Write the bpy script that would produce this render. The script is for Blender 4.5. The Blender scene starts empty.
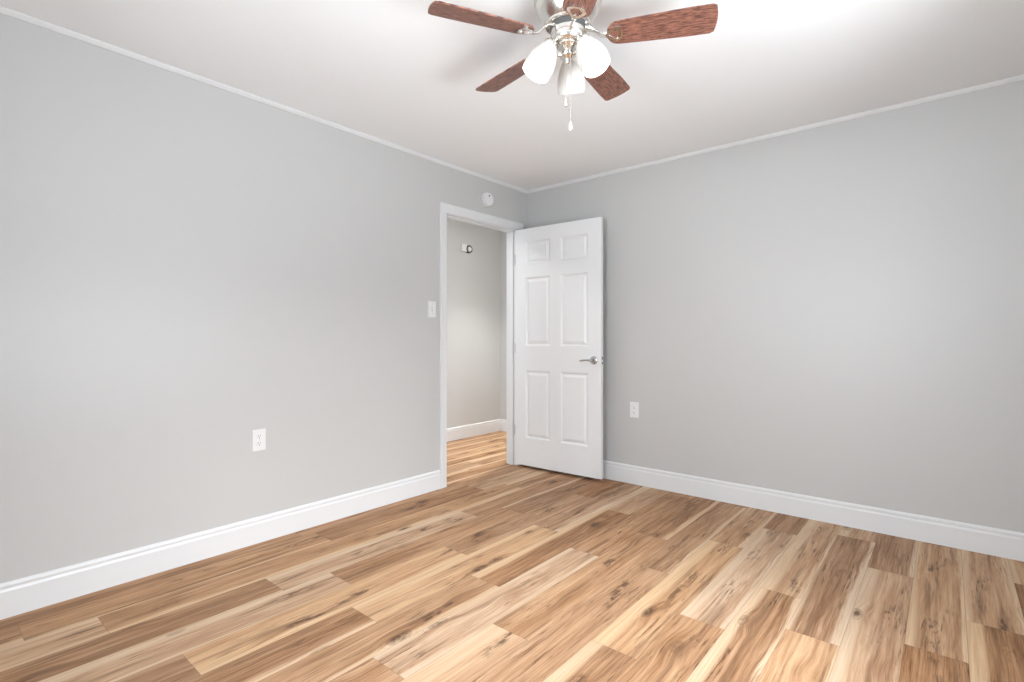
import bpy, bmesh, math, random
from mathutils import Vector, Matrix
random.seed(7)
C = bpy.context.scene
COL = C.collection
PI = math.pi
R = math.radians

# ---------------------------------------------------------------- camera
YAW = math.atan(435 / 516.8)
cd = bpy.data.cameras.new('camera')
cd.sensor_width = 36
cd.lens = 36 * 516.8 / 1024
cd.shift_y = -3 / 1024
cd.clip_start = 0.02
cam = bpy.data.objects.new('camera', cd)
cam.location = (2.888, -3.6405, 1.119)
cam.rotation_euler = (PI / 2, 0, YAW)
COL.objects.link(cam)
C.camera = cam

# ---------------------------------------------------------------- exposure, world, daylight, hall lamp
C.view_settings.view_transform = 'Standard'
C.view_settings.look = 'None'
C.view_settings.gamma = 1
C.view_settings.use_curve_mapping = False
C.view_settings.exposure = 0.10

w = bpy.data.worlds.new('sky')
C.world = w
w.use_nodes = True
w.node_tree.nodes['Background'].inputs[0].default_value = (0.80, 0.88, 1.0, 1)


def area(name, loc, rot, sx, sy, power, col):
    l = bpy.data.lights.new(name, 'AREA')
    l.shape = 'RECTANGLE'
    l.size, l.size_y = sx, sy
    l.energy = power
    l.color = col
    o = bpy.data.objects.new(name, l)
    o.location = loc
    o.rotation_euler = rot
    COL.objects.link(o)
    return o


RX, RY, HC = 3.50, -3.98, 2.435      # room extents and ceiling height
HX, HY0, HY1 = -1.25, -2.60, 1.05    # hallway extents
WT = 0.12                            # wall thickness
W1 = (-3.15, -1.65, 0.62, 2.02)      # window in wall x = RX : y0, y1, z0, z1
W2 = (1.45, 2.65, 0.62, 2.02)        # window in wall y = RY : x0, x1, z0, z1
SKYC = (0.91, 0.955, 1.0)
P = dict(world=5.3, skyn=78, skys=310, side=0.5, near=0.5, cfill_side=310, cfill_near=115, bulb=380, hall=24, hall2_fill=165, hall_fill=8)
# bright open sky seen through each window
SN = (1.8, RY - 1.6, 1.5, 90, 0.8, 0.8)      # x, y, z, pitch, width, height
SS = (RX + 2.5, -2.7, 2.8, 60, 1.6, 1.0)
W3 = (-1.10, -0.27, 0.62, 1.95)      # opening added in the hallway end wall, for its fill lamp
area('daylight_side_window', (RX + 0.16, (W1[0] + W1[1]) / 2, (W1[2] + W1[3]) / 2), (0, PI / 2, 0), W1[3] - W1[2] - 0.06, W1[1] - W1[0] - 0.04, P['side'], SKYC)
area('daylight_near_window', ((W2[0] + W2[1]) / 2, RY - 0.16, (W2[2] + W2[3]) / 2), (PI / 2, 0, 0), W2[1] - W2[0] - 0.04, W2[3] - W2[2] - 0.06, P['near'], SKYC)
area('sky_near_window', SN[:3], (R(SN[3]), 0, 0), SN[4], SN[5], P['skyn'], SKYC)
area('sky_side_window', SS[:3], (0, R(SS[3]), 0), SS[5], SS[4], P['skys'], SKYC)
area('hall_end_fill', ((HX - WT) / 2, HY0 - 0.16, (W3[2] + W3[3]) / 2), (PI / 2, 0, 0), 0.8, W3[3] - W3[2] - 0.06, P['hall_fill'], SKYC)  # unseen lamp added to brighten the hallway from its near end
# upward lamps outside each window, added to brighten the ceiling like ground bounce
area('ceiling_fill_side_window', (RX + 1.5, (W1[0] + W1[1]) / 2, -0.1), (0, R(122), 0), 1.8, 2.6, P['cfill_side'], SKYC)
area('ceiling_fill_near_window', ((W2[0] + W2[1]) / 2, RY - 1.5, -0.1), (R(122), 0, 0), 2.8, 1.8, P['cfill_near'], SKYC)
BULB_POWER = P['bulb']
w.node_tree.nodes['Background'].inputs[1].default_value = P['world']


# ---------------------------------------------------------------- materials
def mat(name, col, rough=0.5, metal=0.0, bump=0.0, bscale=200, spec=0.5):
    m = bpy.data.materials.new(name)
    m.use_nodes = True
    nt = m.node_tree
    b = nt.nodes['Principled BSDF']
    b.inputs['Base Color'].default_value = (*col, 1)
    b.inputs['Roughness'].default_value = rough
    b.inputs['Metallic'].default_value = metal
    b.inputs['Specular IOR Level'].default_value = spec
    if bump:
        tc = nt.nodes.new('ShaderNodeTexCoord')
        n = nt.nodes.new('ShaderNodeTexNoise')
        n.inputs['Scale'].default_value = bscale
        n.inputs['Detail'].default_value = 4
        bp = nt.nodes.new('ShaderNodeBump')
        bp.inputs['Strength'].default_value = bump
        bp.inputs['Distance'].default_value = 0.002
        nt.links.new(tc.outputs['Object'], n.inputs['Vector'])
        nt.links.new(n.outputs[0], bp.inputs['Height'])
        nt.links.new(bp.outputs[0], b.inputs['Normal'])
    return m


M_WALL = mat('grey_wall_paint', (0.535, 0.535, 0.522), 0.42, bump=0.10, bscale=160, spec=0.6)
M_CEIL = mat('white_ceiling_paint', (0.86, 0.872, 0.872), 0.8, bump=0.5, bscale=14, spec=0.2)
M_TRIM = mat('white_trim_paint', (0.72, 0.73, 0.73), 0.4)
M_DOOR = mat('white_door_paint', (0.77, 0.78, 0.78), 0.38)
M_PLATE = mat('white_plastic', (0.77, 0.77, 0.765), 0.3)
M_DARK = mat('dark_slot', (0.05, 0.05, 0.05), 0.6)
M_GREYD = mat('dark_grey_rubber', (0.10, 0.10, 0.10), 0.5)
M_CHROME = mat('satin_chrome', (0.55, 0.55, 0.56), 0.22, 1.0)
M_HINGE = mat('satin_nickel_hinge', (0.62, 0.62, 0.62), 0.35, 1.0)
M_NICKEL = mat('brushed_nickel', (0.78, 0.76, 0.72), 0.22, 1.0)
M_CRYST = mat('clear_crystal', (0.95, 0.95, 0.95), 0.05)
M_CRYST.node_tree.nodes['Principled BSDF'].inputs['Transmission Weight'].default_value = 0.6


def nd(nt, t, **kw):
    n = nt.nodes.new(t)
    for k, v in kw.items():
        setattr(n, k, v)
    return n


class G:
    """small node-graph helper"""
    def __init__(s, nt):
        s.nt = nt

    def put(s, sock, v):
        if isinstance(v, bpy.types.NodeSocket):
            s.nt.links.new(v, sock)
        elif isinstance(v, (tuple, list)) and sock.type == 'RGBA' and len(v) == 3:
            sock.default_value = (*v, 1)
        else:
            sock.default_value = v

    def m(s, op, a, b=0.0, c=None, clamp=False):
        n = nd(s.nt, 'ShaderNodeMath', operation=op, use_clamp=clamp)
        s.put(n.inputs[0], a)
        s.put(n.inputs[1], b)
        if c is not None:
            s.put(n.inputs[2], c)
        return n.outputs[0]

    def vec(s, x, y, z):
        n = nd(s.nt, 'ShaderNodeCombineXYZ')
        for i, v in enumerate((x, y, z)):
            s.put(n.inputs[i], v)
        return n.outputs[0]

    def noise(s, v, detail=3, rough=0.55, dist=0.0, scale=1.0):
        n = nd(s.nt, 'ShaderNodeTexNoise')
        s.put(n.inputs['Vector'], v)
        n.inputs['Scale'].default_value = scale
        n.inputs['Detail'].default_value = detail
        n.inputs['Roughness'].default_value = rough
        n.inputs['Distortion'].default_value = dist
        return n.outputs[0]

    def sm(s, v, a, b, lo=0.0, hi=1.0):
        n = nd(s.nt, 'ShaderNodeMapRange', interpolation_type='SMOOTHSTEP')
        s.put(n.inputs[0], v)
        s.put(n.inputs[1], a)
        s.put(n.inputs[2], b)
        s.put(n.inputs[3], lo)
        s.put(n.inputs[4], hi)
        return n.outputs[0]

    def mix(s, f, a, b, mode='MIX'):
        n = nd(s.nt, 'ShaderNodeMix', data_type='RGBA', blend_type=mode)
        s.put(n.inputs[0], f)
        s.put(n.inputs[6], a)
        s.put(n.inputs[7], b)
        return n.outputs[2]

    def attr(s, name):
        n = nd(s.nt, 'ShaderNodeAttribute', attribute_name=name)
        return n.outputs['Fac']


PW = 0.1774       # plank width
PL = 1.24         # plank length


def floor_mat():
    m = bpy.data.materials.new('hickory_plank_floor')
    m.use_nodes = True
    nt = m.node_tree
    g = G(nt)
    b = nt.nodes['Principled BSDF']
    uv = nd(nt, 'ShaderNodeUVMap', uv_map='UVMap').outputs[0]
    sp = nd(nt, 'ShaderNodeSeparateXYZ')
    nt.links.new(uv, sp.inputs[0])
    u, v = sp.outputs[0], sp.outputs[1]          # metres across, metres along
    seed, tone = g.attr('seed'), g.attr('tone')
    sapl, sapr = g.attr('sapl'), g.attr('sapr')
    un = g.m('DIVIDE', u, PW)
    vs = g.m('MULTIPLY_ADD', seed, 7.31, v)
    sz = g.m('MULTIPLY', seed, 13.7)
    # slow wander of the grain
    wob = g.noise(g.vec(g.m('MULTIPLY', u, 4.0), g.m('MULTIPLY', vs, 0.8), sz), 2)
    wobc = g.m('SUBTRACT', wob, 0.5)
    # knots
    kv = nd(nt, 'ShaderNodeTexVoronoi', feature='F1', voronoi_dimensions='3D')
    g.put(kv.inputs['Vector'], g.vec(g.m('MULTIPLY_ADD', wobc, 0.6, g.m('MULTIPLY', u, 6.0)), g.m('MULTIPLY', vs, 2.6), sz))
    kv.inputs['Scale'].default_value = 1.0
    kv.inputs['Randomness'].default_value = 1.0
    kd = kv.outputs['Distance']
    knot = g.sm(kd, 0.05, 0.19, 1.0, 0.0)
    halo = g.sm(kd, 0.08, 0.42, 1.0, 0.0)
    # cathedral arches: grain coordinate bulges around knots
    gx = g.m('ADD', g.m('MULTIPLY', u, 1.0), g.m('MULTIPLY', wobc, 0.045))
    gx = g.m('ADD', gx, g.m('MULTIPLY', halo, 0.020))
    # grain at three scales
    g1 = g.noise(g.vec(g.m('MULTIPLY', gx, 22), g.m('MULTIPLY', vs, 0.9), sz), 3, 0.6)
    g2 = g.noise(g.vec(g.m('MULTIPLY', gx, 85), g.m('MULTIPLY', vs, 2.6), g.m('ADD', sz, 3.1)), 4, 0.65)
    g3 = g.noise(g.vec(g.m('MULTIPLY', gx, 420), g.m('MULTIPLY', vs, 9.0), sz), 2, 0.6)
    # heartwood / sapwood masks
    e1 = g.m('MULTIPLY_ADD', wobc, 0.30, g.m('MULTIPLY_ADD', g.m('SUBTRACT', g2, 0.5), 0.22, g.m('MULTIPLY_ADD', g.m('SUBTRACT', g1, 0.5), 0.20, un)))
    hl = g.sm(g.m('SUBTRACT', e1, sapl), -0.04, 0.07)
    hr = g.sm(g.m('SUBTRACT', g.m('SUBTRACT', 1.0, e1), sapr), -0.04, 0.07)
    heart = g.m('MULTIPLY', hl, hr)
    # value of the heartwood: tone + streaks
    val = g.m('ADD', tone, g.m('MULTIPLY', g.m('SUBTRACT', g1, 0.5), 0.75))
    val = g.m('ADD', val, g.m('MULTIPLY', g.m('SUBTRACT', g2, 0.5), 0.95))
    val = g.m('ADD', val, g.m('MULTIPLY', g.m('SUBTRACT', g3, 0.5), 0.60))
    val = g.m('SUBTRACT', val, g.m('MULTIPLY', halo, 0.12))
    rp = nd(nt, 'ShaderNodeValToRGB')
    cr = rp.color_ramp
    stops = [(0.0, (0.115, 0.055, 0.026)), (0.22, (0.270, 0.142, 0.072)), (0.5, (0.432, 0.262, 0.156)),
             (0.72, (0.550, 0.372, 0.242)), (1.0, (0.66, 0.49, 0.335))]
    cr.elements[0].position = stops[0][0]
    cr.elements[0].color = (*stops[0][1], 1)
    cr.elements[1].position = stops[-1][0]
    cr.elements[1].color = (*stops[-1][1], 1)
    for p, c in stops[1:-1]:
        e = cr.elements.new(p)
        e.color = (*c, 1)
    g.put(rp.inputs[0], val)
    col = rp.outputs[0]
    sapc = g.mix(g.sm(g2, 0.3, 0.7), (0.54, 0.375, 0.240), (0.655, 0.50, 0.36))
    col = g.mix(heart, sapc, col)
    # warm / pinkish hue drift from board to board
    hue = g.noise(g.vec(g.m('MULTIPLY', seed, 31.7), 0.0, 0.0), 0)
    col = g.mix(g.sm(hue, 0.35, 0.65), col, g.mix(1.0, col, (1.03, 0.95, 0.82), 'MULTIPLY'))
    # darker mineral streak bands running along the board
    mb = g.noise(g.vec(g.m('MULTIPLY', gx, 30), g.m('MULTIPLY', vs, 1.4), g.m('ADD', sz, 21.0)), 3, 0.6)
    mbm = g.m('MULTIPLY', g.m('MULTIPLY', g.sm(mb, 0.53, 0.68), heart), 0.62)
    col = g.mix(mbm, col, (0.17, 0.088, 0.046))
    # smudgy knot chains wandering down the heart of some boards
    cw = g.noise(g.vec(0.0, g.m('MULTIPLY', vs, 1.1), g.m('ADD', sz, 40.0)), 1)
    cx = g.m('SUBTRACT', un, g.m('MULTIPLY_ADD', g.m('SUBTRACT', cw, 0.5), 1.3, 0.5))
    cx = g.m('ADD', cx, g.m('MULTIPLY', g.m('SUBTRACT', g2, 0.5), 0.25))
    cn = g.noise(g.vec(g.m('MULTIPLY', u, 42), g.m('MULTIPLY', vs, 9.0), g.m('ADD', sz, 33.0)), 4, 0.7)
    con = g.noise(g.vec(0.0, g.m('MULTIPLY', vs, 2.6), g.m('ADD', sz, 55.0)), 1)
    chain = g.m('MULTIPLY', g.sm(g.m('ABSOLUTE', cx), 0.02, 0.20, 1.0, 0.0), g.m('MULTIPLY', g.sm(cn, 0.47, 0.60), g.sm(con, 0.50, 0.64)))
    col = g.mix(g.m('MULTIPLY', chain, 0.88), col, (0.085, 0.040, 0.021))
    # dark fibre flecks, in bands
    fl = g.noise(g.vec(g.m('MULTIPLY', gx, 120), g.m('MULTIPLY', vs, 7.0), g.m('ADD', sz, 9.0)), 4, 0.65)
    band = g.noise(g.vec(g.m('MULTIPLY', u, 13), g.m('MULTIPLY', vs, 2.6), g.m('ADD', sz, 5.0)), 1)
    flm = g.m('MULTIPLY', g.sm(fl, 0.53, 0.65), g.sm(band, 0.50, 0.66))
    flm = g.m('MULTIPLY', flm, g.m('MULTIPLY_ADD', heart, 0.85, 0.10))
    col = g.mix(g.m('MULTIPLY', flm, 0.85), col, (0.085, 0.040, 0.020))
    # fine arcs round the knots
    rings = g.m('SINE', g.m('MULTIPLY', kd, 95.0))
    rmask = g.m('MULTIPLY', g.m('MULTIPLY', g.sm(kd, 0.08, 0.30, 1.0, 0.0), g.sm(rings, 0.2, 0.9)), 0.28)
    col = g.mix(rmask, col, (0.17, 0.09, 0.05))
    kmask = g.sm(g.noise(g.vec(g.m('MULTIPLY', u, 60), g.m('MULTIPLY', vs, 30), sz), 3), 0.38, 0.55)
    kk = g.m('MULTIPLY', knot, g.m('MULTIPLY_ADD', kmask, 0.60, 0.35))
    col = g.mix(kk, col, (0.085, 0.045, 0.026))
    # bevelled joint line
    du = g.m('MINIMUM', u, g.m('SUBTRACT', PW, u))
    dv = g.m('MINIMUM', v, g.m('SUBTRACT', PL, v))
    edge = g.sm(g.m('MINIMUM', du, dv), 0.0004, 0.0018, 1.0, 0.0)
    col = g.mix(g.m('MULTIPLY', edge, 0.40), col, (0.12, 0.07, 0.045))
    g.put(b.inputs['Base Color'], col)
    g.put(b.inputs['Roughness'], g.m('MULTIPLY_ADD', g2, 0.12, 0.46))
    b.inputs['Specular IOR Level'].default_value = 0.18
    bp = nd(nt, 'ShaderNodeBump')
    bp.inputs['Strength'].default_value = 0.18
    bp.inputs['Distance'].default_value = 0.001
    g.put(bp.inputs['Height'], g.m('SUBTRACT', g2, g.m('MULTIPLY', edge, 1.5)))
    g.put(b.inputs['Normal'], bp.outputs[0])
    return m


def blade_mat():
    m = bpy.data.materials.new('weathered_walnut_blade')
    m.use_nodes = True
    nt = m.node_tree
    g = G(nt)
    b = nt.nodes['Principled BSDF']
    tc = nd(nt, 'ShaderNodeTexCoord').outputs['Object']
    sp = nd(nt, 'ShaderNodeSeparateXYZ')
    nt.links.new(tc, sp.inputs[0])
    x, y = sp.outputs[0], sp.outputs[1]
    a = g.noise(g.vec(g.m('MULTIPLY', x, 22), g.m('MULTIPLY', y, 190), 0.0), 4, 0.6)
    c = g.noise(g.vec(g.m('MULTIPLY', x, 60), g.m('MULTIPLY', y, 420), 4.0), 3, 0.6)
    col = g.mix(g.sm(a, 0.34, 0.62), (0.075, 0.030, 0.024), (0.30, 0.130, 0.088))
    col = g.mix(g.m('MULTIPLY', g.sm(c, 0.53, 0.66), 0.75), col, (0.050, 0.026, 0.022))
    g.put(b.inputs['Base Color'], col)
    b.inputs['Roughness'].default_value = 0.42
    return m


def shade_mat():
    m = bpy.data.materials.new('frosted_alabaster_glass')
    m.use_nodes = True
    nt = m.node_tree
    nt.nodes.remove(nt.nodes['Principled BSDF'])
    g = G(nt)
    tr = nd(nt, 'ShaderNodeBsdfTranslucent')
    tr.inputs[0].default_value = (0.95, 0.78, 0.60, 1)
    df = nd(nt, 'ShaderNodeBsdfDiffuse')
    df.inputs[0].default_value = (0.68, 0.65, 0.61, 1)
    gl = nd(nt, 'ShaderNodeBsdfGlossy')
    gl.inputs['Roughness'].default_value = 0.15
    mx = nd(nt, 'ShaderNodeMixShader')
    mx.inputs[0].default_value = 0.988
    nt.links.new(tr.outputs[0], mx.inputs[1])
    nt.links.new(df.outputs[0], mx.inputs[2])
    m2 = nd(nt, 'ShaderNodeMixShader')
    m2.inputs[0].default_value = 0.05
    nt.links.new(mx.outputs[0], m2.inputs[1])
    nt.links.new(gl.outputs[0], m2.inputs[2])
    nt.links.new(m2.outputs[0], nt.nodes['Material Output'].inputs[0])
    return m


def emit_mat(name, col, s):
    m = bpy.data.materials.new(name)
    m.use_nodes = True
    b = m.node_tree.nodes['Principled BSDF']
    b.inputs['Base Color'].default_value = (0.9, 0.9, 0.9, 1)
    b.inputs['Emission Color'].default_value = (*col, 1)
    b.inputs['Emission Strength'].default_value = s
    return m


def pane_mat():
    m = bpy.data.materials.new('window_glass')
    m.use_nodes = True
    nt = m.node_tree
    nt.nodes.remove(nt.nodes['Principled BSDF'])
    t = nd(nt, 'ShaderNodeBsdfTransparent')
    gl = nd(nt, 'ShaderNodeBsdfGlossy')
    gl.inputs['Roughness'].default_value = 0.02
    mx = nd(nt, 'ShaderNodeMixShader')
    mx.inputs[0].default_value = 0.06
    nt.links.new(t.outputs[0], mx.inputs[1])
    nt.links.new(gl.outputs[0], mx.inputs[2])
    nt.links.new(mx.outputs[0], nt.nodes['Material Output'].inputs[0])
    return m


M_FLOOR = floor_mat()
M_BLADE = blade_mat()
M_SHADE = shade_mat()
M_BULB = emit_mat('lit_bulb', (1.0, 0.90, 0.78), BULB_POWER)
M_PANE = pane_mat()


# ---------------------------------------------------------------- mesh helpers
def obj(name, bm, m, parent=None, smooth=False, angle=35):
    me = bpy.data.meshes.new(name)
    bmesh.ops.recalc_face_normals(bm, faces=bm.faces[:])
    bm.to_mesh(me)
    bm.free()
    me.materials.append(m)
    if smooth:
        me.shade_auto_smooth(angle=R(angle)) if hasattr(me, 'shade_auto_smooth') else None
        for p in me.polygons:
            p.use_smooth = True
        me.update()
        if hasattr(me, 'set_sharp_from_angle'):
            me.set_sharp_from_angle(angle=R(angle))
    o = bpy.data.objects.new(name, me)
    COL.objects.link(o)
    if parent:
        o.parent = parent
    return o


def thing(name, label, cat, loc=(0, 0, 0), rotz=0.0, group=None):
    o = bpy.data.objects.new(name, None)
    o.empty_display_size = 0.05
    COL.objects.link(o)
    o.location = loc
    o.rotation_euler = (0, 0, rotz)
    o['label'] = label
    o['category'] = cat
    if group:
        o['group'] = group
    return o


def struct(o, label, cat):
    o['kind'] = 'structure'
    o['label'] = label
    o['category'] = cat
    return o


def box(bm, x0, x1, y0, y1, z0, z1, bev=0.0, seg=2):
    v = [bm.verts.new((x, y, z)) for z in (z0, z1) for y in (y0, y1) for x in (x0, x1)]
    fs = [(0, 2, 3, 1), (4, 5, 7, 6), (0, 1, 5, 4), (1, 3, 7, 5), (3, 2, 6, 7), (2, 0, 4, 6)]
    faces = [bm.faces.new([v[i] for i in f]) for f in fs]
    if bev:
        es = list({e for f in faces for e in f.edges})
        bmesh.ops.bevel(bm, geom=es, offset=bev, segments=seg, profile=0.5, affect='EDGES')


def lathe(bm, prof, n=32, M=None, cap0=False, cap1=False):
    """prof: list of (radius, z) about the local Z axis"""
    rings = []
    for r, z in prof:
        if r < 1e-6:
            p = Vector((0, 0, z))
            rings.append([bm.verts.new(M @ p if M else p)])
        else:
            ring = []
            for i in range(n):
                a = 2 * PI * i / n
                p = Vector((r * math.cos(a), r * math.sin(a), z))
                ring.append(bm.verts.new(M @ p if M else p))
            rings.append(ring)
    for a, b in zip(rings, rings[1:]):
        if len(a) == 1 and len(b) == 1:
            continue
        for i in range(n):
            j = (i + 1) % n
            if len(a) == 1:
                bm.faces.new((a[0], b[i], b[j]))
            elif len(b) == 1:
                bm.faces.new((a[i], b[0], a[j]))
            else:
                bm.faces.new((a[i], b[i], b[j], a[j]))
    if cap0 and len(rings[0]) > 1:
        bm.faces.new(rings[0])
    if cap1 and len(rings[-1]) > 1:
        bm.faces.new(rings[-1])


def tube(bm, pts, rad, n=12, sx=1.0, sy=1.0):
    """swept tube with round caps; rad a number or list"""
    pts = [Vector(p) for p in pts]
    rs = rad if isinstance(rad, (list, tuple)) else [rad] * len(pts)
    rings = []
    up = Vector((0, 0, 1))
    for i, p in enumerate(pts):
        t = (pts[min(i + 1, len(pts) - 1)] - pts[max(i - 1, 0)]).normalized()
        ref = up if abs(t.dot(up)) < 0.95 else Vector((1, 0, 0))
        s = t.cross(ref).normalized()
        u = s.cross(t).normalized()
        rings.append([bm.verts.new(p + s * math.cos(2 * PI * k / n) * rs[i] * sx + u * math.sin(2 * PI * k / n) * rs[i] * sy) for k in range(n)])
    for a, b in zip(rings, rings[1:]):
        for k in range(n):
            j = (k + 1) % n
            bm.faces.new((a[k], a[j], b[j], b[k]))
    bm.faces.new(rings[0][::-1])
    bm.faces.new(rings[-1])


def profile_run(bm, prof, p0, p1, out, up=Vector((0, 0, 1)), m0=0.0, m1=0.0):
    """extrude a closed profile [(d, h)] from p0 to p1; d along out, h along up.
    m0/m1: mitre - shift of the end along the run per unit of h (or d)"""
    p0, p1, out = Vector(p0), Vector(p1), Vector(out)
    t = (p1 - p0).normalized()
    ends = []
    for p, mi in ((p0, m0), (p1, m1)):
        ends.append([bm.verts.new(p + out * d + up * h + t * (mi * h)) for d, h in prof])
    n = len(prof)
    for i in range(n):
        j = (i + 1) % n
        bm.faces.new((ends[0][i], ends[0][j], ends[1][j], ends[1][i]))
    bm.faces.new(ends[0][::-1])
    bm.faces.new(ends[1])


# ---------------------------------------------------------------- floor : every plank a quad with its own grain
X0 = 0.107
ROWS = {0: -2.10, 1: -1.885, 2: -1.30, 3: -1.075, 4: -1.753, 5: -1.186, 6: -1.90, 7: -1.33, 8: -0.90, 9: -1.287,
        10: -0.745, 11: -1.60, 12: -1.148, 13: -1.44, 14: -0.59, 15: -1.27, 16: -0.914, 17: -0.357}
# (row, first y of plank rounded by index) : tone, left sap, right sap   index 0 = plank ending at ROWS[row], 1 = the next one away
T = {(0, -1): (.36, .0, .30), (0, 0): (.46, .0, .12), (0, 1): (.30, 0, 0), (1, -1): (.80, .10, .15), (1, 0): (.50, 0, .16), (1, 1): (.56, 0, .25),
     (2, -1): (.36, 0, .10), (2, 0): (.72, .22, .0), (2, 1): (.42, .10, 0),
     (3, -1): (.66, .22, .12), (3, 0): (.44, 0, .0), (3, 1): (.26, .12, 0),
     (4, -2): (.38, 0, 0), (4, -1): (.38, 0, .0), (4, 0): (.76, .0, .28), (4, 1): (.42, 0, 0), (4, 2): (.24, 0, 0),
     (5, -1): (.34, .0, .10), (5, 0): (.78, .22, .0), (5, 1): (.52, 0, .22),
     (6, -1): (.50, 0, .0), (6, 0): (.50, 0, .14), (6, 1): (.30, .20, .0), (6, 2): (.62, .15, 0),
     (7, -1): (.44, 0, .0), (7, 0): (.74, .12, .14), (7, 1): (.40, .0, 0), (7, 2): (.5, 0, 0),
     (8, -1): (.72, .38, .0), (8, 0): (.52, .0, .0), (8, 1): (.32, .0, .18),
     (9, -1): (.55, 0, 0), (9, 0): (.60, .0, .0), (9, 1): (.50, .0, .16),
     (10, -1): (.30, .28, 0), (10, 0): (.68, .28, 0), (10, 1): (.58, .0, .16), (10, 2): (.5, 0, 0),
     (11, -1): (.55, 0, .0), (11, 0): (.42, 0, 0), (11, 1): (.72, .22, .10), (11, 2): (.34, 0, 0),
     (12, -1): (.5, .2, 0), (12, 0): (.34, .26, .10), (12, 1): (.66, .30, .10),
     (13, 0): (.70, .0, .10), (13, 1): (.30, .04, .16), (14, 0): (.62, .24, .0), (14, 1): (.36, 0, .10),
     (15, 0): (.32, 0, 0), (15, 1): (.62, .08, .14), (16, 0): (.26, .24, 0), (16, 1): (.60, .14, .12),
     (17, 0): (.30, .0, .0), (17, 1): (.62, .1, 0)}
bm = bmesh.new()
uvl = bm.loops.layers.uv.new('UVMap')
lay = {k: bm.faces.layers.float.new(k) for k in ('seed', 'tone', 'sapl', 'sapr')}
rf = random.Random(21)
for row in range(-8, 20):
    xa = X0 + row * PW
    y0 = ROWS.get(row, -rf.random() * PL)
    for k in range(-4, 4):
        ya, yb = y0 + (k - 1) * PL, y0 + k * PL
        if yb < RY - 0.05 or ya > HY1 + 0.1:
            continue
        x_a, x_b = max(xa, HX - 0.05), min(xa + PW, RX + 0.05)
        ca, cb = max(ya, RY - 0.06), min(yb, HY1 + 0.06)
        if x_b <= x_a or cb <= ca:
            continue
        f = bm.faces.new([bm.verts.new(p) for p in ((x_a, ca, 0), (x_b, ca, 0), (x_b, cb, 0), (x_a, cb, 0))])
        for lp in f.loops:
            co = lp.vert.co
            lp[uvl].uv = (co.x - xa, co.y - ya)
        tn = T.get((row, k))
        if tn is None:
            tn = (rf.choice((.34, .44, .5, .58, .66, .74)), rf.choice((0, 0, .14, .25)), rf.choice((0, 0, 0, .16)))
        f[lay['seed']] = rf.random() * 10
        f[lay['tone']] = 0.50 + (tn[0] - 0.52) * 0.72
        f[lay['sapl']] = tn[1] if tn[1] else -0.5
        f[lay['sapr']] = tn[2] * 0.65 if tn[2] else -0.5
bmesh.ops.recalc_face_normals(bm, faces=bm.faces[:])
for f in bm.faces:
    if f.normal.z < 0:
        f.normal_flip()
me = bpy.data.meshes.new('floor')
bm.to_mesh(me)
bm.free()
me.materials.append(M_FLOOR)
fo = bpy.data.objects.new('floor', me)
COL.objects.link(fo)
struct(fo, 'light and brown hickory wood plank floor running through the room and doorway', 'floor')

# ---------------------------------------------------------------- ceiling and walls
bm = bmesh.new()
box(bm, HX - WT, RX + WT, RY - WT, HY1 + WT, HC, HC + 0.1)
struct(obj('ceiling', bm, M_CEIL), 'smooth white painted ceiling', 'ceiling')

DY0, DY1, DZ = -0.977, -0.139, 2.060     # door opening
bm = bmesh.new()
box(bm, -WT, 0, RY - WT, DY0 - 0.018, 0, HC)
box(bm, -WT, 0, DY1 + 0.018, HY1, 0, HC)
box(bm, -WT, 0, DY0 - 0.018, DY1 + 0.018, DZ + 0.018, HC)
struct(obj('wall_left', bm, M_WALL), 'light grey painted wall with the doorway in it', 'wall')
bm = bmesh.new()
box(bm, 0, RX, 0, WT, 0, HC)
struct(obj('wall_right', bm, M_WALL), 'plain grey painted wall behind the open door', 'wall')


def wall_with_window(name, axis, pos, sgn, a0, a1, W):
    """axis 'x': wall plane at x=pos spanning y a0..a1 ; 'y' : the other"""
    bm = bmesh.new()
    w0, w1, z0, z1 = W
    for (p, q, r, s) in ((a0, w0, 0, HC), (w1, a1, 0, HC), (w0, w1, 0, z0), (w0, w1, z1, HC)):
        lo, hi = sorted((pos, pos + sgn * WT))
        if axis == 'x':
            box(bm, lo, hi, p, q, r, s)
        else:
            box(bm, p, q, lo, hi, r, s)
    return obj(name, bm, M_WALL)


struct(wall_with_window('wall_rear', 'x', RX, 1, RY - WT, WT, W1), 'grey painted wall with a window behind the camera', 'wall')
struct(wall_with_window('wall_near', 'y', RY, -1, 0, RX, W2), 'grey painted wall with a wide window beside the camera', 'wall')
struct(wall_with_window('wall_hall_near', 'y', HY0, -1, HX - WT, -WT, W3), 'grey hallway end wall with an added tall glazed opening', 'wall')
bm = bmesh.new()
box(bm, HX - WT, HX, HY0, HY1 + WT, 0, HC)
struct(obj('wall_hall', bm, M_WALL), 'grey hallway wall seen through the doorway', 'wall')
bm = bmesh.new()
box(bm, HX, -WT, HY1, HY1 + WT, 0, HC)
struct(obj('wall_hall_far', bm, M_WALL), 'grey wall closing the far end of the hallway', 'wall')
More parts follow.
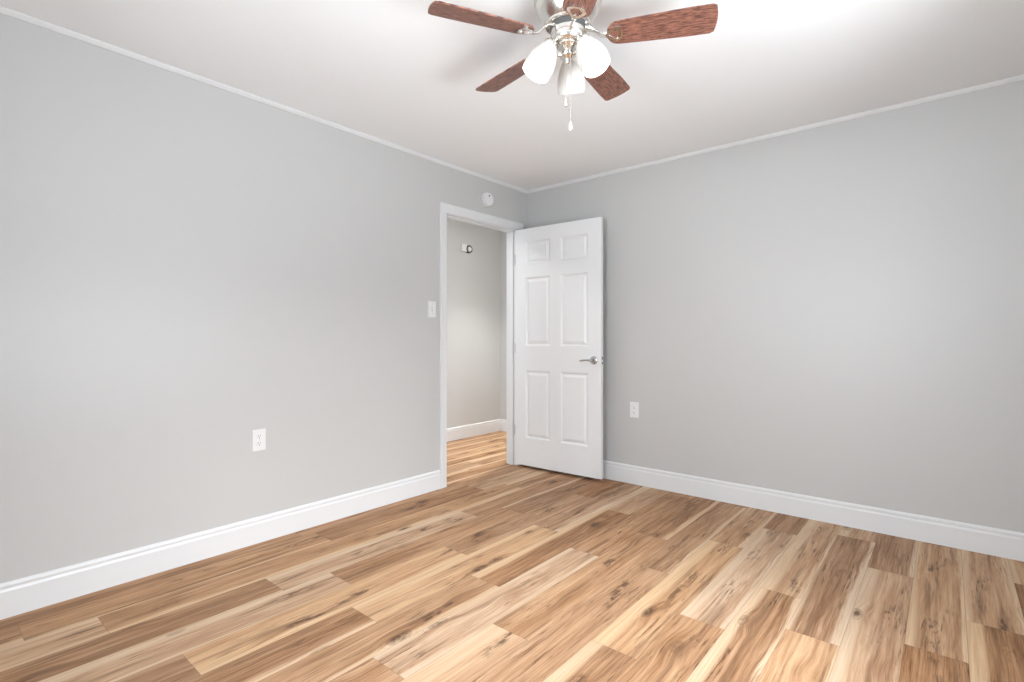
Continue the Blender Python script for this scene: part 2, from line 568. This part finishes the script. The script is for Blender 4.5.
# windows (outside the frame, they let the daylight in; the hallway one is added for fill)
for i, (ax, pos, s, W) in enumerate((('x', RX, 1, W1), ('y', RY, -1, W2), ('y', HY0, -1, W3))):
    e = bpy.data.objects.new('window_%d' % (i + 1), None)
    COL.objects.link(e)
    struct(e, ('white sash window in the wall facing the doorway', 'wide white sash window in the wall beside the camera', 'tall narrow white window added to light the hallway from its near end')[i], 'window')
    w0, w1, z0, z1 = W
    fr, sl, pn = bmesh.new(), bmesh.new(), bmesh.new()

    def wb(bm, a, b, c, d, z, zz, bev=0.0):
        lo, hi = sorted((pos + s * a, pos + s * b))
        if ax == 'x':
            box(bm, lo, hi, c, d, z, zz, bev)
        else:
            box(bm, c, d, lo, hi, z, zz, bev)
    t = 0.045
    wb(fr, 0.03, 0.10, w0, w0 + t, z0, z1)
    wb(fr, 0.03, 0.10, w1 - t, w1, z0, z1)
    wb(fr, 0.03, 0.10, w0 + t, w1 - t, z0, z0 + t)
    wb(fr, 0.03, 0.10, w0 + t, w1 - t, z1 - t, z1)
    wb(fr, 0.04, 0.09, w0 + t, w1 - t, (z0 + z1) / 2 - 0.02, (z0 + z1) / 2 + 0.02)
    for (a, b, z, zz) in ((w0 - 0.07, w0, z0 - 0.07, z1 + 0.07), (w1, w1 + 0.07, z0 - 0.07, z1 + 0.07), (w0, w1, z1, z1 + 0.07)):
        wb(fr, -0.014, 0.0, a, b, z, zz)
    wb(sl, -0.04, 0.03, w0 - 0.02, w1 + 0.02, z0 - 0.03, z0, 0.004)
    wb(pn, 0.063, 0.067, w0 + t, w1 - t, z0 + t, z1 - t)
    obj('window_frame', fr, M_TRIM, e)
    obj('window_sill', sl, M_TRIM, e)
    obj('pane', pn, M_PANE, e)

# ---------------------------------------------------------------- baseboards and ceiling trim
BB = [(0, 0), (0.0145, 0), (0.0145, 0.106), (0.0130, 0.110), (0.0112, 0.116), (0.0112, 0.120), (0.0125, 0.1225), (0.0125, 0.129), (0.0085, 0.136), (0.0035, 0.140), (0, 0.140)]
CT = [(0, 0), (0, -0.020), (0.0045, -0.020), (0.009, -0.0165), (0.0165, -0.009), (0.020, -0.0045), (0.020, 0)]


def run(name, prof, p0, p1, out, label, cat, z=0.0):
    bm = bmesh.new()
    profile_run(bm, prof, (*p0, z), (*p1, z), (*out, 0))
    return struct(obj(name, bm, M_TRIM), label, cat)


CW, CD = 0.066, 0.017      # casing width and depth
run('baseboard_left', BB, (0, RY + 0.0145), (0, DY0 - 0.005 - CW), (1, 0), 'tall white baseboard along the long left wall', 'baseboard')
run('baseboard_corner', BB, (0, DY1 + 0.005 + CW), (0, -0.0145), (1, 0), 'short white baseboard piece between door casing and corner', 'baseboard')
run('baseboard_right', BB, (0, 0), (RX - 0.0145, 0), (0, -1), 'tall white baseboard along the right wall', 'baseboard')
run('baseboard_rear', BB, (RX, 0), (RX, RY + 0.0145), (-1, 0), 'white baseboard under the rear window', 'baseboard')
run('baseboard_near', BB, (RX, RY), (0, RY), (0, 1), 'white baseboard under the window beside the camera', 'baseboard')
run('baseboard_hall', BB, (HX, HY0), (HX, HY1 - 0.0145), (1, 0), 'white baseboard along the hallway wall', 'baseboard')
run('baseboard_hall_far', BB, (HX, HY1), (-WT, HY1), (0, -1), 'white baseboard at the far end of the hallway', 'baseboard')
run('baseboard_hall_side', BB, (-WT, HY0), (-WT, DY0 - 0.09), (-1, 0), 'white baseboard on the hallway side of the door wall', 'baseboard')
run('trim_1', CT, (0, RY), (0, 0), (1, 0), 'thin white ceiling moulding over the left wall', 'moulding', HC)
run('trim_2', CT, (0.020, 0), (RX, 0), (0, -1), 'thin white ceiling moulding over the right wall', 'moulding', HC)
run('trim_3', CT, (RX, -0.020), (RX, RY), (-1, 0), 'thin white ceiling moulding over the rear wall', 'moulding', HC)
run('trim_4', CT, (RX - 0.020, RY), (0.020, RY), (0, 1), 'thin white ceiling moulding over the near wall', 'moulding', HC)

# door casing (mitred, room side and hall side) ; profile d = off the wall, h = away from the opening
CP = [(0, 0), (0.008, 0), (0.011, 0.004), (0.011, 0.018), (0.0125, 0.022), (0.0125, 0.040), (0.015, 0.046), (0.017, 0.056), (0.017, 0.062), (0.013, CW), (0, CW)]
RV = 0.005
bm = bmesh.new()
zt = DZ + RV
for xs, ox in ((0.0, 1), (-WT, -1)):
    profile_run(bm, CP, (xs, DY0 - RV, 0), (xs, DY0 - RV, zt), (ox, 0, 0), up=Vector((0, -1, 0)), m1=1.0)
    profile_run(bm, CP, (xs, DY1 + RV, 0), (xs, DY1 + RV, zt), (ox, 0, 0), up=Vector((0, 1, 0)), m1=1.0)
    profile_run(bm, CP, (xs, DY0 - RV, zt), (xs, DY1 + RV, zt), (ox, 0, 0), up=Vector((0, 0, 1)), m0=-1.0, m1=1.0)
struct(obj('trim_5', bm, M_TRIM), 'white moulded casing around the doorway', 'door casing')
# jamb with stops
bm = bmesh.new()
box(bm, -WT - 0.001, 0.001, DY0 - 0.018, DY0, 0, DZ)
box(bm, -WT - 0.001, 0.001, DY1, DY1 + 0.018, 0, DZ)
box(bm, -WT - 0.001, 0.001, DY0 - 0.018, DY1 + 0.018, DZ, DZ + 0.018)
box(bm, -0.078, -0.040, DY0, DY0 + 0.011, 0, DZ, 0.001)
box(bm, -0.078, -0.040, DY1 - 0.011, DY1, 0, DZ, 0.001)
box(bm, -0.078, -0.040, DY0, DY1, DZ - 0.011, DZ, 0.001)
jamb = struct(obj('trim_6', bm, M_TRIM), 'white door jamb lining the doorway, with stops', 'door jamb')
bm = bmesh.new()
box(bm, -0.034, -0.006, DY0 - 0.0002, DY0 + 0.0016, 0.935, 0.995, 0.0006)
box(bm, -0.028, -0.014, DY0, DY0 + 0.0022, 0.953, 0.977, 0.0004)
obj('strike_plate', bm, M_CHROME, jamb)


# ---------------------------------------------------------------- the open door
DW, DT, DZ0, DZ1 = 0.832, 0.035, 0.026, 2.056
ALPHA = R(2.4)
door = bpy.data.objects.new('door_1', None)
COL.objects.link(door)
struct(door, 'white six-panel door standing open into the room', 'door')
door.location = (0.010, -0.142, 0)
door.rotation_euler = (0, 0, ALPHA)


def door_leaf():
    """local x 0..DW from the hinge, y -DT..0, moulded panels on both faces"""
    bm = bmesh.new()
    xs = [0, 0.108, 0.360, 0.462, 0.718, DW]
    zs = [DZ0, 0.262, 0.842, 1.052, 1.638, 1.752, 1.945, DZ1]
    steps = [(0.0, 0.0), (0.006, 0.003), (0.013, 0.0105), (0.020, 0.0105), (0.040, 0.003)]
    for side in (-1, 1):
        yb = -DT if side < 0 else 0.0
        for i in range(5):
            for j in range(7):
                x0, x1, z0, z1 = xs[i], xs[i + 1], zs[j], zs[j + 1]
                if i in (1, 3) and j in (1, 3, 5):
                    rings = []
                    for ins, dep in steps:
                        y = yb + (dep if side < 0 else -dep)
                        rings.append([bm.verts.new(p) for p in ((x0 + ins, y, z0 + ins), (x1 - ins, y, z0 + ins), (x1 - ins, y, z1 - ins), (x0 + ins, y, z1 - ins))])
                    for a, b in zip(rings, rings[1:]):
                        for k in range(4):
                            bm.faces.new((a[k], a[(k + 1) % 4], b[(k + 1) % 4], b[k]))
                    bm.faces.new(rings[-1])
                else:
                    bm.faces.new([bm.verts.new(p) for p in ((x0, yb, z0), (x1, yb, z0), (x1, yb, z1), (x0, yb, z1))])
    for (a, b) in (((0, DZ0), (DW, DZ0)), ((DW, DZ0), (DW, DZ1)), ((DW, DZ1), (0, DZ1)), ((0, DZ1), (0, DZ0))):
        bm.faces.new([bm.verts.new(p) for p in ((a[0], -DT, a[1]), (b[0], -DT, b[1]), (b[0], 0, b[1]), (a[0], 0, a[1]))])
    bmesh.ops.remove_doubles(bm, verts=bm.verts[:], dist=0.00005)
    return bm


obj('door_leaf', door_leaf(), M_DOOR, door)
for hz in (0.32, 1.03, 1.80):
    bm = bmesh.new()
    Mh = Matrix.Translation((-0.002, -DT - 0.004, hz - 0.045))
    lathe(bm, [(0, 0), (0.003, 0.0), (0.0055, 0.002), (0.0055, 0.028), (0.0052, 0.0285), (0.0055, 0.029), (0.0055, 0.060), (0.0052, 0.0605), (0.0055, 0.061), (0.0055, 0.088), (0.003, 0.090), (0, 0.093)], 14, Mh)
    box(bm, -0.0015, 0.0002, -DT + 0.0, -0.002, hz - 0.044, hz + 0.044)
    obj('hinge', bm, M_HINGE, door, smooth=True)

# lever handles on both faces
for side in (-1, 1):
    y0 = -DT if side < 0 else 0.0
    hx, hz = DW - 0.062, 0.945
    Mr = Matrix.Translation((hx, y0, hz)) @ Matrix.Rotation(R(90) * (1 if side < 0 else -1), 4, 'X')
    bm = bmesh.new()
    lathe(bm, [(0, 0), (0.0325, 0), (0.0325, 0.003), (0.030, 0.007), (0.022, 0.010), (0.013, 0.0115), (0.0105, 0.016), (0.0105, 0.040), (0.012, 0.043), (0.012, 0.052), (0.009, 0.056), (0, 0.057)], 28, Mr)
    rs = obj('door_handle', bm, M_CHROME, door, smooth=True)
    bm = bmesh.new()
    yy = y0 + side * 0.048
    pts = [(hx - 0.002, yy, hz), (hx - 0.02, yy, hz + 0.002), (hx - 0.045, yy - side * 0.002, hz + 0.0025), (hx - 0.075, yy - side * 0.006, hz - 0.001), (hx - 0.100, yy - side * 0.012, hz - 0.006), (hx - 0.112, yy - side * 0.016, hz - 0.008)]
    tube(bm, pts, [0.0085, 0.008, 0.0075, 0.0075, 0.007, 0.004], 14, sx=0.75, sy=1.0)
    obj('lever', bm, M_CHROME, rs, smooth=True, angle=60)
bm = bmesh.new()
box(bm, DW - 0.0005, DW + 0.0012, -DT + 0.005, -0.005, 0.945 - 0.029, 0.945 + 0.029, 0.0005)
lt = obj('latch_plate', bm, M_CHROME, door)
bm = bmesh.new()
box(bm, DW + 0.001, DW + 0.009, -DT / 2 - 0.006, -DT / 2 + 0.006, 0.945 - 0.010, 0.945 + 0.010, 0.0015)
obj('latch_bolt', bm, M_CHROME, lt)


# ---------------------------------------------------------------- outlets and switch : local y = 0 on the wall, facing -y
def plate_bm(wd=0.0715, ht=0.117, holes=()):
    bm = bmesh.new()
    box(bm, -wd / 2, wd / 2, -0.0055, 0, -ht / 2, ht / 2, 0.0022, 3)
    return bm


def make_outlet(loc, rz, label):
    t = thing('wall_outlet', label, 'outlet', loc, rz, None)
    obj('cover_plate', plate_bm(), M_PLATE, t)
    for dz in (0.0195, -0.0195):
        bm = bmesh.new()
        # rounded face of the receptacle
        vs = []
        for k in range(32):
            a = 2 * PI * k / 32
            vs.append((max(-0.0172, min(0.0172, 0.0200 * math.cos(a))), 0.0142 * math.sin(a) / max(abs(math.sin(a)), 0.82) if abs(math.sin(a)) > 0.82 else 0.0172 * math.sin(a)))
        r0 = [bm.verts.new((x, -0.0050, dz + z)) for x, z in vs]
        r1 = [bm.verts.new((x, -0.0074, dz + z)) for x, z in vs]
        r2 = [bm.verts.new((x * 0.95, -0.0079, dz + z * 0.95)) for x, z in vs]
        for a, b in ((r0, r1), (r1, r2)):
            for k in range(32):
                bm.faces.new((a[k], a[(k + 1) % 32], b[(k + 1) % 32], b[k]))
        bm.faces.new(r2)
        rc = obj('receptacle', bm, M_PLATE, t)
        bm = bmesh.new()
        box(bm, -0.0075, -0.0053, -0.0083, -0.0070, dz + 0.000, dz + 0.0095)
        box(bm, 0.0053, 0.0075, -0.0083, -0.0070, dz + 0.001, dz + 0.0085)
        lathe(bm, [(0, 0), (0.0026, 0), (0.0026, 0.0012), (0, 0.0012)], 12, Matrix.Translation((0, -0.0071, dz - 0.0068)) @ Matrix.Rotation(R(90), 4, 'X'))
        obj('slots', bm, M_DARK, rc)
    bm = bmesh.new()
    lathe(bm, [(0, 0), (0.0032, 0), (0.0028, 0.0012), (0, 0.0016)], 14, Matrix.Translation((0, -0.0054, 0)) @ Matrix.Rotation(R(90), 4, 'X'))
    obj('screw', bm, M_HINGE, t)
    return t


make_outlet((0, -2.366, 0.560), R(90), 'white double wall outlet low on the long left wall')
make_outlet((1.053, 0, 0.567), 0, 'white double wall outlet low on the right wall beside the open door')

sw = thing('light_switch', 'white toggle light switch on the left wall beside the door casing', 'light switch', (0, -1.122, 1.330), R(90))
obj('cover_plate', plate_bm(), M_PLATE, sw)
bm = bmesh.new()
box(bm, -0.0052, 0.0052, -0.0060, -0.0050, -0.012, 0.012)
tg = obj('toggle_slot', bm, M_GREYD, sw)
bm = bmesh.new()
vs0 = [(-0.0042, -0.005, -0.009), (0.0042, -0.005, -0.009), (0.0042, -0.005, 0.007), (-0.0042, -0.005, 0.007)]
vs1 = [(-0.0036, -0.017, 0.003), (0.0036, -0.017, 0.003), (0.0036, -0.016, 0.0095), (-0.0036, -0.016, 0.0095)]
a = [bm.verts.new(p) for p in vs0]
b = [bm.verts.new(p) for p in vs1]
for k in range(4):
    bm.faces.new((a[k], a[(k + 1) % 4], b[(k + 1) % 4], b[k]))
bm.faces.new(a[::-1])
bm.faces.new(b)
obj('toggle', bm, M_PLATE, sw)
for dz in (0.030, -0.030):
    bm = bmesh.new()
    lathe(bm, [(0, 0), (0.0032, 0), (0.0028, 0.0012), (0, 0.0016)], 14, Matrix.Translation((0, -0.0054, dz)) @ Matrix.Rotation(R(90), 4, 'X'))
    obj('screw', bm, M_HINGE, sw)

# ---------------------------------------------------------------- round smoke alarm above the doorway
sa = thing('smoke_alarm', 'round white smoke alarm high on the left wall above the doorway', 'smoke alarm', (0, -0.534, 2.250), R(90))
Mx = Matrix.Rotation(R(90), 4, 'X')
bm = bmesh.new()
lathe(bm, [(0, 0), (0.058, 0), (0.060, 0.003), (0.060, 0.010), (0.057, 0.012), (0, 0.012)], 48, Mx)
obj('mounting_base', bm, M_PLATE, sa, smooth=True)
bm = bmesh.new()
lathe(bm, [(0, 0.012), (0.054, 0.012), (0.0555, 0.016), (0.055, 0.026), (0.050, 0.033), (0.040, 0.0365), (0.032, 0.0368), (0.031, 0.0355), (0.0295, 0.0355), (0.0285, 0.037), (0.014, 0.038), (0, 0.038)], 48, Mx)
obj('body', bm, M_PLATE, sa, smooth=True)
bm = bmesh.new()
lathe(bm, [(0, 0.036), (0.0065, 0.036), (0.0065, 0.0395), (0.005, 0.0405), (0, 0.0405)], 20, Matrix.Translation((-0.006, 0, 0.026)) @ Mx)
obj('test_button', bm, M_GREYD, sa, smooth=True)

# ---------------------------------------------------------------- small box with ringed socket on the hallway wall
hb = thing('hallway_socket', 'small white box with a dark ringed round fitting on the hallway wall', 'wall fitting', (HX, 0.468, 2.115), R(90))
bm = bmesh.new()
box(bm, -0.075, 0.005, -0.022, 0, -0.028, 0.052, 0.004)
obj('housing', bm, M_PLATE, hb)
bm = bmesh.new()
Mf = Matrix.Translation((0.034, 0, 0.004)) @ Mx
lathe(bm, [(0, 0), (0.045, 0), (0.045, 0.028), (0.043, 0.032), (0.033, 0.032), (0.031, 0.028), (0.031, 0.020), (0, 0.020)], 32, Mf)
ring = obj('ring', bm, M_GREYD, hb, smooth=True)
bm = bmesh.new()
lathe(bm, [(0, 0.018), (0.027, 0.018), (0.027, 0.030), (0.021, 0.040), (0, 0.043)], 28, Mf)
obj('socket_face', bm, M_PLATE, ring, smooth=True)

# ---------------------------------------------------------------- hallway ceiling lamps (above the frame; one lights the door, one is added fill)
for lx, ly, pw, half, txt in ((-0.62, -1.30, P['hall'], 78, 'round recessed ceiling lamp in the hallway, the one nearer the doorway'),
                              (-0.30, 0.45, P['hall2_fill'], 52, 'round recessed ceiling lamp added to brighten the far end of the hallway')):
    hl = thing('ceiling_lamp', txt, 'ceiling lamp', (lx, ly, HC), group='hallway ceiling lamps')
    bm = bmesh.new()
    lathe(bm, [(0, 0), (0.080, 0), (0.084, -0.004), (0.078, -0.010), (0.062, -0.010), (0.058, -0.003), (0, -0.003)], 48)
    obj('trim_ring', bm, M_PLATE, hl, smooth=True)
    bm = bmesh.new()
    lathe(bm, [(0, -0.004), (0.056, -0.004), (0.054, -0.007), (0, -0.009)], 40)
    obj('diffuser', bm, emit_mat('lit_diffuser', (1, 0.98, 0.96), 6 if half > 60 else 110), hl)
    sl = bpy.data.lights.new('lamp_beam', 'SPOT')
    sl.energy = pw
    sl.spot_size = R(half * 2)
    sl.spot_blend = 0.35 if half > 60 else 1.0
    sl.shadow_soft_size = 0.05
    sl.color = (1.0, 0.985, 0.97)
    so = bpy.data.objects.new('lamp_beam', sl)
    COL.objects.link(so)
    so.parent = hl
    so.location = (0, 0, -0.065)

# ---------------------------------------------------------------- ceiling fan
FX, FY = 1.771, -1.979
fan = thing('ceiling_fan', 'brushed nickel ceiling fan with five dark walnut blades and three lit glass shades', 'ceiling fan', (FX, FY, HC), YAW)
# local frame: x = camera right, y = away from camera, z down from the ceiling (all z negative)
PH = -0.253
bm = bmesh.new()
lathe(bm, [(0, 0), (0.118, 0), (0.128, -0.004), (0.131, -0.012), (0.131, -0.022), (0.127, -0.030), (0.124, -0.034), (0.126, -0.038),
           (0.124, -0.052), (0.116, -0.072), (0.103, -0.092), (0.092, -0.104), (0.086, -0.110), (0.086, -0.116), (0.078, -0.119), (0, -0.119)], 64)
obj('motor_housing', bm, M_NICKEL, fan, smooth=True)
bm = bmesh.new()
lathe(bm, [(0, -0.119), (0.068, -0.119), (0.070, -0.1215), (0.070, -0.128), (0.066, -0.130), (0.066, -0.134), (0, -0.134)], 48)
obj('flywheel', bm, M_GREYD, fan, smooth=True)
bm = bmesh.new()
lathe(bm, [(0, -0.134), (0.062, -0.134), (0.065, -0.137), (0.065, -0.152), (0.063, -0.154), (0.064, -0.157), (0.064, -0.172), (0.058, -0.182), (0.046, -0.188), (0, -0.188)], 48)
for k in range(3):
    aa = R(85 + 60 + 120 * k)
    lathe(bm, [(0, 0), (0.0035, 0), (0.003, 0.002), (0, 0.003)], 10, Matrix.Translation((0.0645 * math.cos(aa), 0.0645 * math.sin(aa), -0.164)) @ Matrix.Rotation(aa, 4, 'Z') @ Matrix.Rotation(R(90), 4, 'Y'))
obj('switch_housing', bm, M_NICKEL, fan, smooth=True)
bm = bmesh.new()
lathe(bm, [(0, -0.186), (0.040, -0.186), (0.044, -0.190), (0.044, -0.196), (0.036, -0.200), (0.026, -0.206), (0.021, -0.214), (0.023, -0.219), (0.030, -0.224),
           (0.032, -0.230), (0.030, -0.236), (0.020, -0.241), (0.013, -0.246), (0.011, -0.252), (0.014, -0.256), (0.011, -0.262), (0, -0.266)], 40)
obj('light_fitter', bm, M_NICKEL, fan, smooth=True)

HB = 2.268 - HC            # blade height
PITCH = 0.24


def blade_mesh():
    """blade in its own frame: x = radial, y = across, pitched later by rotation"""
    bm = bmesh.new()
    r0, r1 = 0.150, 0.533
    n = 26
    top, bot = [], []
    outline = []
    for i in range(n + 1):
        t = i / n
        x = r0 + (r1 - r0) * t
        hw = 0.050 + 0.0135 * min(1, t / 0.75) ** 0.8
        outline.append((x, hw))
    # rounded root, softly bowed tip with small corner radius
    pts = []
    for x, hw in outline:
        d = x - r0
        rr = 0.046
        if d < rr:
            hw = hw * (0.42 + 0.58 * math.sqrt(max(0, 1 - ((rr - d) / rr) ** 2)))
        dt = r1 - x
        if dt < 0.010:
            hw -= (0.010 - dt) * 0.7
        pts.append((x, hw))
    loop = [(x, -h) for x, h in pts]
    m = 8
    hwt = pts[-1][1]
    for k in range(1, m):
        y = -hwt + 2 * hwt * k / m
        loop.append((r1 + 0.007 * (1 - (y / hwt) ** 2), y))
    loop += [(x, h) for x, h in reversed(pts)]
    th = 0.0055
    a = [bm.verts.new((x, y, -th / 2)) for x, y in loop]
    b = [bm.verts.new((x, y, th / 2)) for x, y in loop]
    bm.faces.new(a[::-1])
    bm.faces.new(b)
    for k in range(len(loop)):
        j = (k + 1) % len(loop)
        bm.faces.new((a[k], a[j], b[j], b[k]))
    return bm


def iron_mesh():
    """cast blade iron: arm from the flywheel, then a rounded triangular plate ring under the blade root"""
    bm = bmesh.new()
    tube(bm, [(0.058, 0, 0.040), (0.085, 0, 0.036), (0.108, 0, 0.020), (0.126, 0, 0.000), (0.146, 0, -0.006)], [0.011, 0.010, 0.0085, 0.008, 0.009], 12, sx=1.25, sy=0.6)
    # spade plate outline
    out = []
    N = 40
    for k in range(N):
        a = 2 * PI * k / N
        x = 0.172 - 0.034 * math.cos(a)
        wd = 0.013 + 0.030 * max(0, min(1, (x - 0.140) / 0.055))
        out.append((x, wd * math.sin(a)))
    z0, z1 = -0.0075, -0.0028
    inn = [((x - 0.176) * 0.66 + 0.178, y * 0.62) for x, y in out]
    A = [bm.verts.new((x, y, z0)) for x, y in out]
    B = [bm.verts.new((x, y, z1)) for x, y in out]
    Cc = [bm.verts.new((x, y, z0)) for x, y in inn]
    D = [bm.verts.new((x, y, z1)) for x, y in inn]
    for k in range(N):
        j = (k + 1) % N
        bm.faces.new((A[k], A[j], B[j], B[k]))
        bm.faces.new((A[k], Cc[k], Cc[j], A[j]))
        bm.faces.new((Cc[k], D[k], D[j], Cc[j]))
        bm.faces.new((B[k], B[j], D[j], D[k]))
    for (x, y) in ((0.160, 0), (0.188, 0.018), (0.188, -0.018)):
        lathe(bm, [(0, 0), (0.0050, 0), (0.0045, -0.002), (0, -0.003)], 12, Matrix.Translation((x, y, z1 - 0.0001)))
    return bm


b0 = obj('blade', blade_mesh(), M_BLADE, fan, smooth=True, angle=30)
i0 = obj('blade_iron', iron_mesh(), M_NICKEL, b0, smooth=True, angle=40)
for k in range(5):
    if k:
        bl = b0.copy()
        COL.objects.link(bl)
        bl.parent = fan
        ir = i0.copy()
        COL.objects.link(ir)
        ir.parent = bl
    else:
        bl = b0
    ang = PH + k * 2 * PI / 5
    bl.matrix_local = Matrix.Translation((0, 0, HB)) @ Matrix.Rotation(ang, 4, 'Z') @ Matrix.Rotation(-PITCH, 4, 'X')

# light kit: arm + collar + shade + bulb, three times
SH_OUT = [(0.024, 0.0), (0.027, -0.006), (0.035, -0.020), (0.0455, -0.044), (0.0530, -0.070), (0.0570, -0.094), (0.0570, -0.114), (0.0545, -0.128)]
prof = SH_OUT + [(0.0532, -0.1298), (0.0518, -0.128)] + [(r - 0.0032, z) for r, z in reversed(SH_OUT[:-1])]
for k in range(3):
    az = R(77 + 120 * k)
    TL = R(28)
    Mt = Matrix.Rotation(az, 4, 'Z') @ Matrix.Translation((0.070, 0, 2.236 - HC)) @ Matrix.Rotation(-TL, 4, 'Y')
    bm = bmesh.new()
    Rz = Matrix.Rotation(az, 4, 'Z')
    pts = [Rz @ Vector(p) for p in ((0.024, 0, -0.231), (0.040, 0, -0.232), (0.054, 0, -0.222), (0.061, 0, -0.206), (0.0655, 0, -0.192))]
    tube(bm, pts, 0.0075, 12)
    lathe(bm, [(0, 0.022), (0.012, 0.022), (0.018, 0.016), (0.024, 0.010), (0.029, 0.004), (0.0295, -0.010), (0.0275, -0.012), (0.020, 0.0), (0, 0.0)], 28, Mt)
    arm = obj('light_arm', bm, M_NICKEL, fan, smooth=True, angle=40)
    bm = bmesh.new()
    lathe(bm, prof, 40, Mt)
    obj('glass_shade', bm, M_SHADE, arm, smooth=True, angle=50)
    bm = bmesh.new()
    lathe(bm, [(0, -0.004), (0.013, -0.006), (0.0135, -0.026), (0.018, -0.040), (0.026, -0.054), (0.0295, -0.068), (0.0275, -0.082), (0.020, -0.093), (0.010, -0.0985), (0, -0.100)], 24, Mt)
    obj('bulb', bm, M_BULB, arm, smooth=True, angle=80)

# pull chains
for (cx, cy, z_end, big) in ((-0.012, -0.040, 2.010, 0), (0.004, -0.052, 1.915, 1)):
    bm = bmesh.new()
    tube(bm, [(cx * 0.8, cy * 0.8, -0.178), (cx, cy, -0.200), (cx, cy, z_end - HC + 0.012)], 0.0011, 6)
    z = -0.200
    while z > z_end - HC + 0.016:
        lathe(bm, [(0, 0.0016), (0.0019, 0), (0, -0.0016)], 6, Matrix.Translation((cx, cy, z)))
        z -= 0.0048
    ch = obj('pull_chain', bm, M_NICKEL, fan)
    bm = bmesh.new()
    zz = z_end - HC
    lathe(bm, [(0, 0.016), (0.003, 0.015), (0.0035, 0.010), (0.005, 0.006), (0.0075, -0.003), (0.0085, -0.009), (0.0065, -0.015), (0.003, -0.019), (0, -0.020)], 10, Matrix.Translation((cx, cy, zz)))
    obj('pull_knob', bm, M_CRYST if big else M_NICKEL, ch, smooth=True, angle=40)
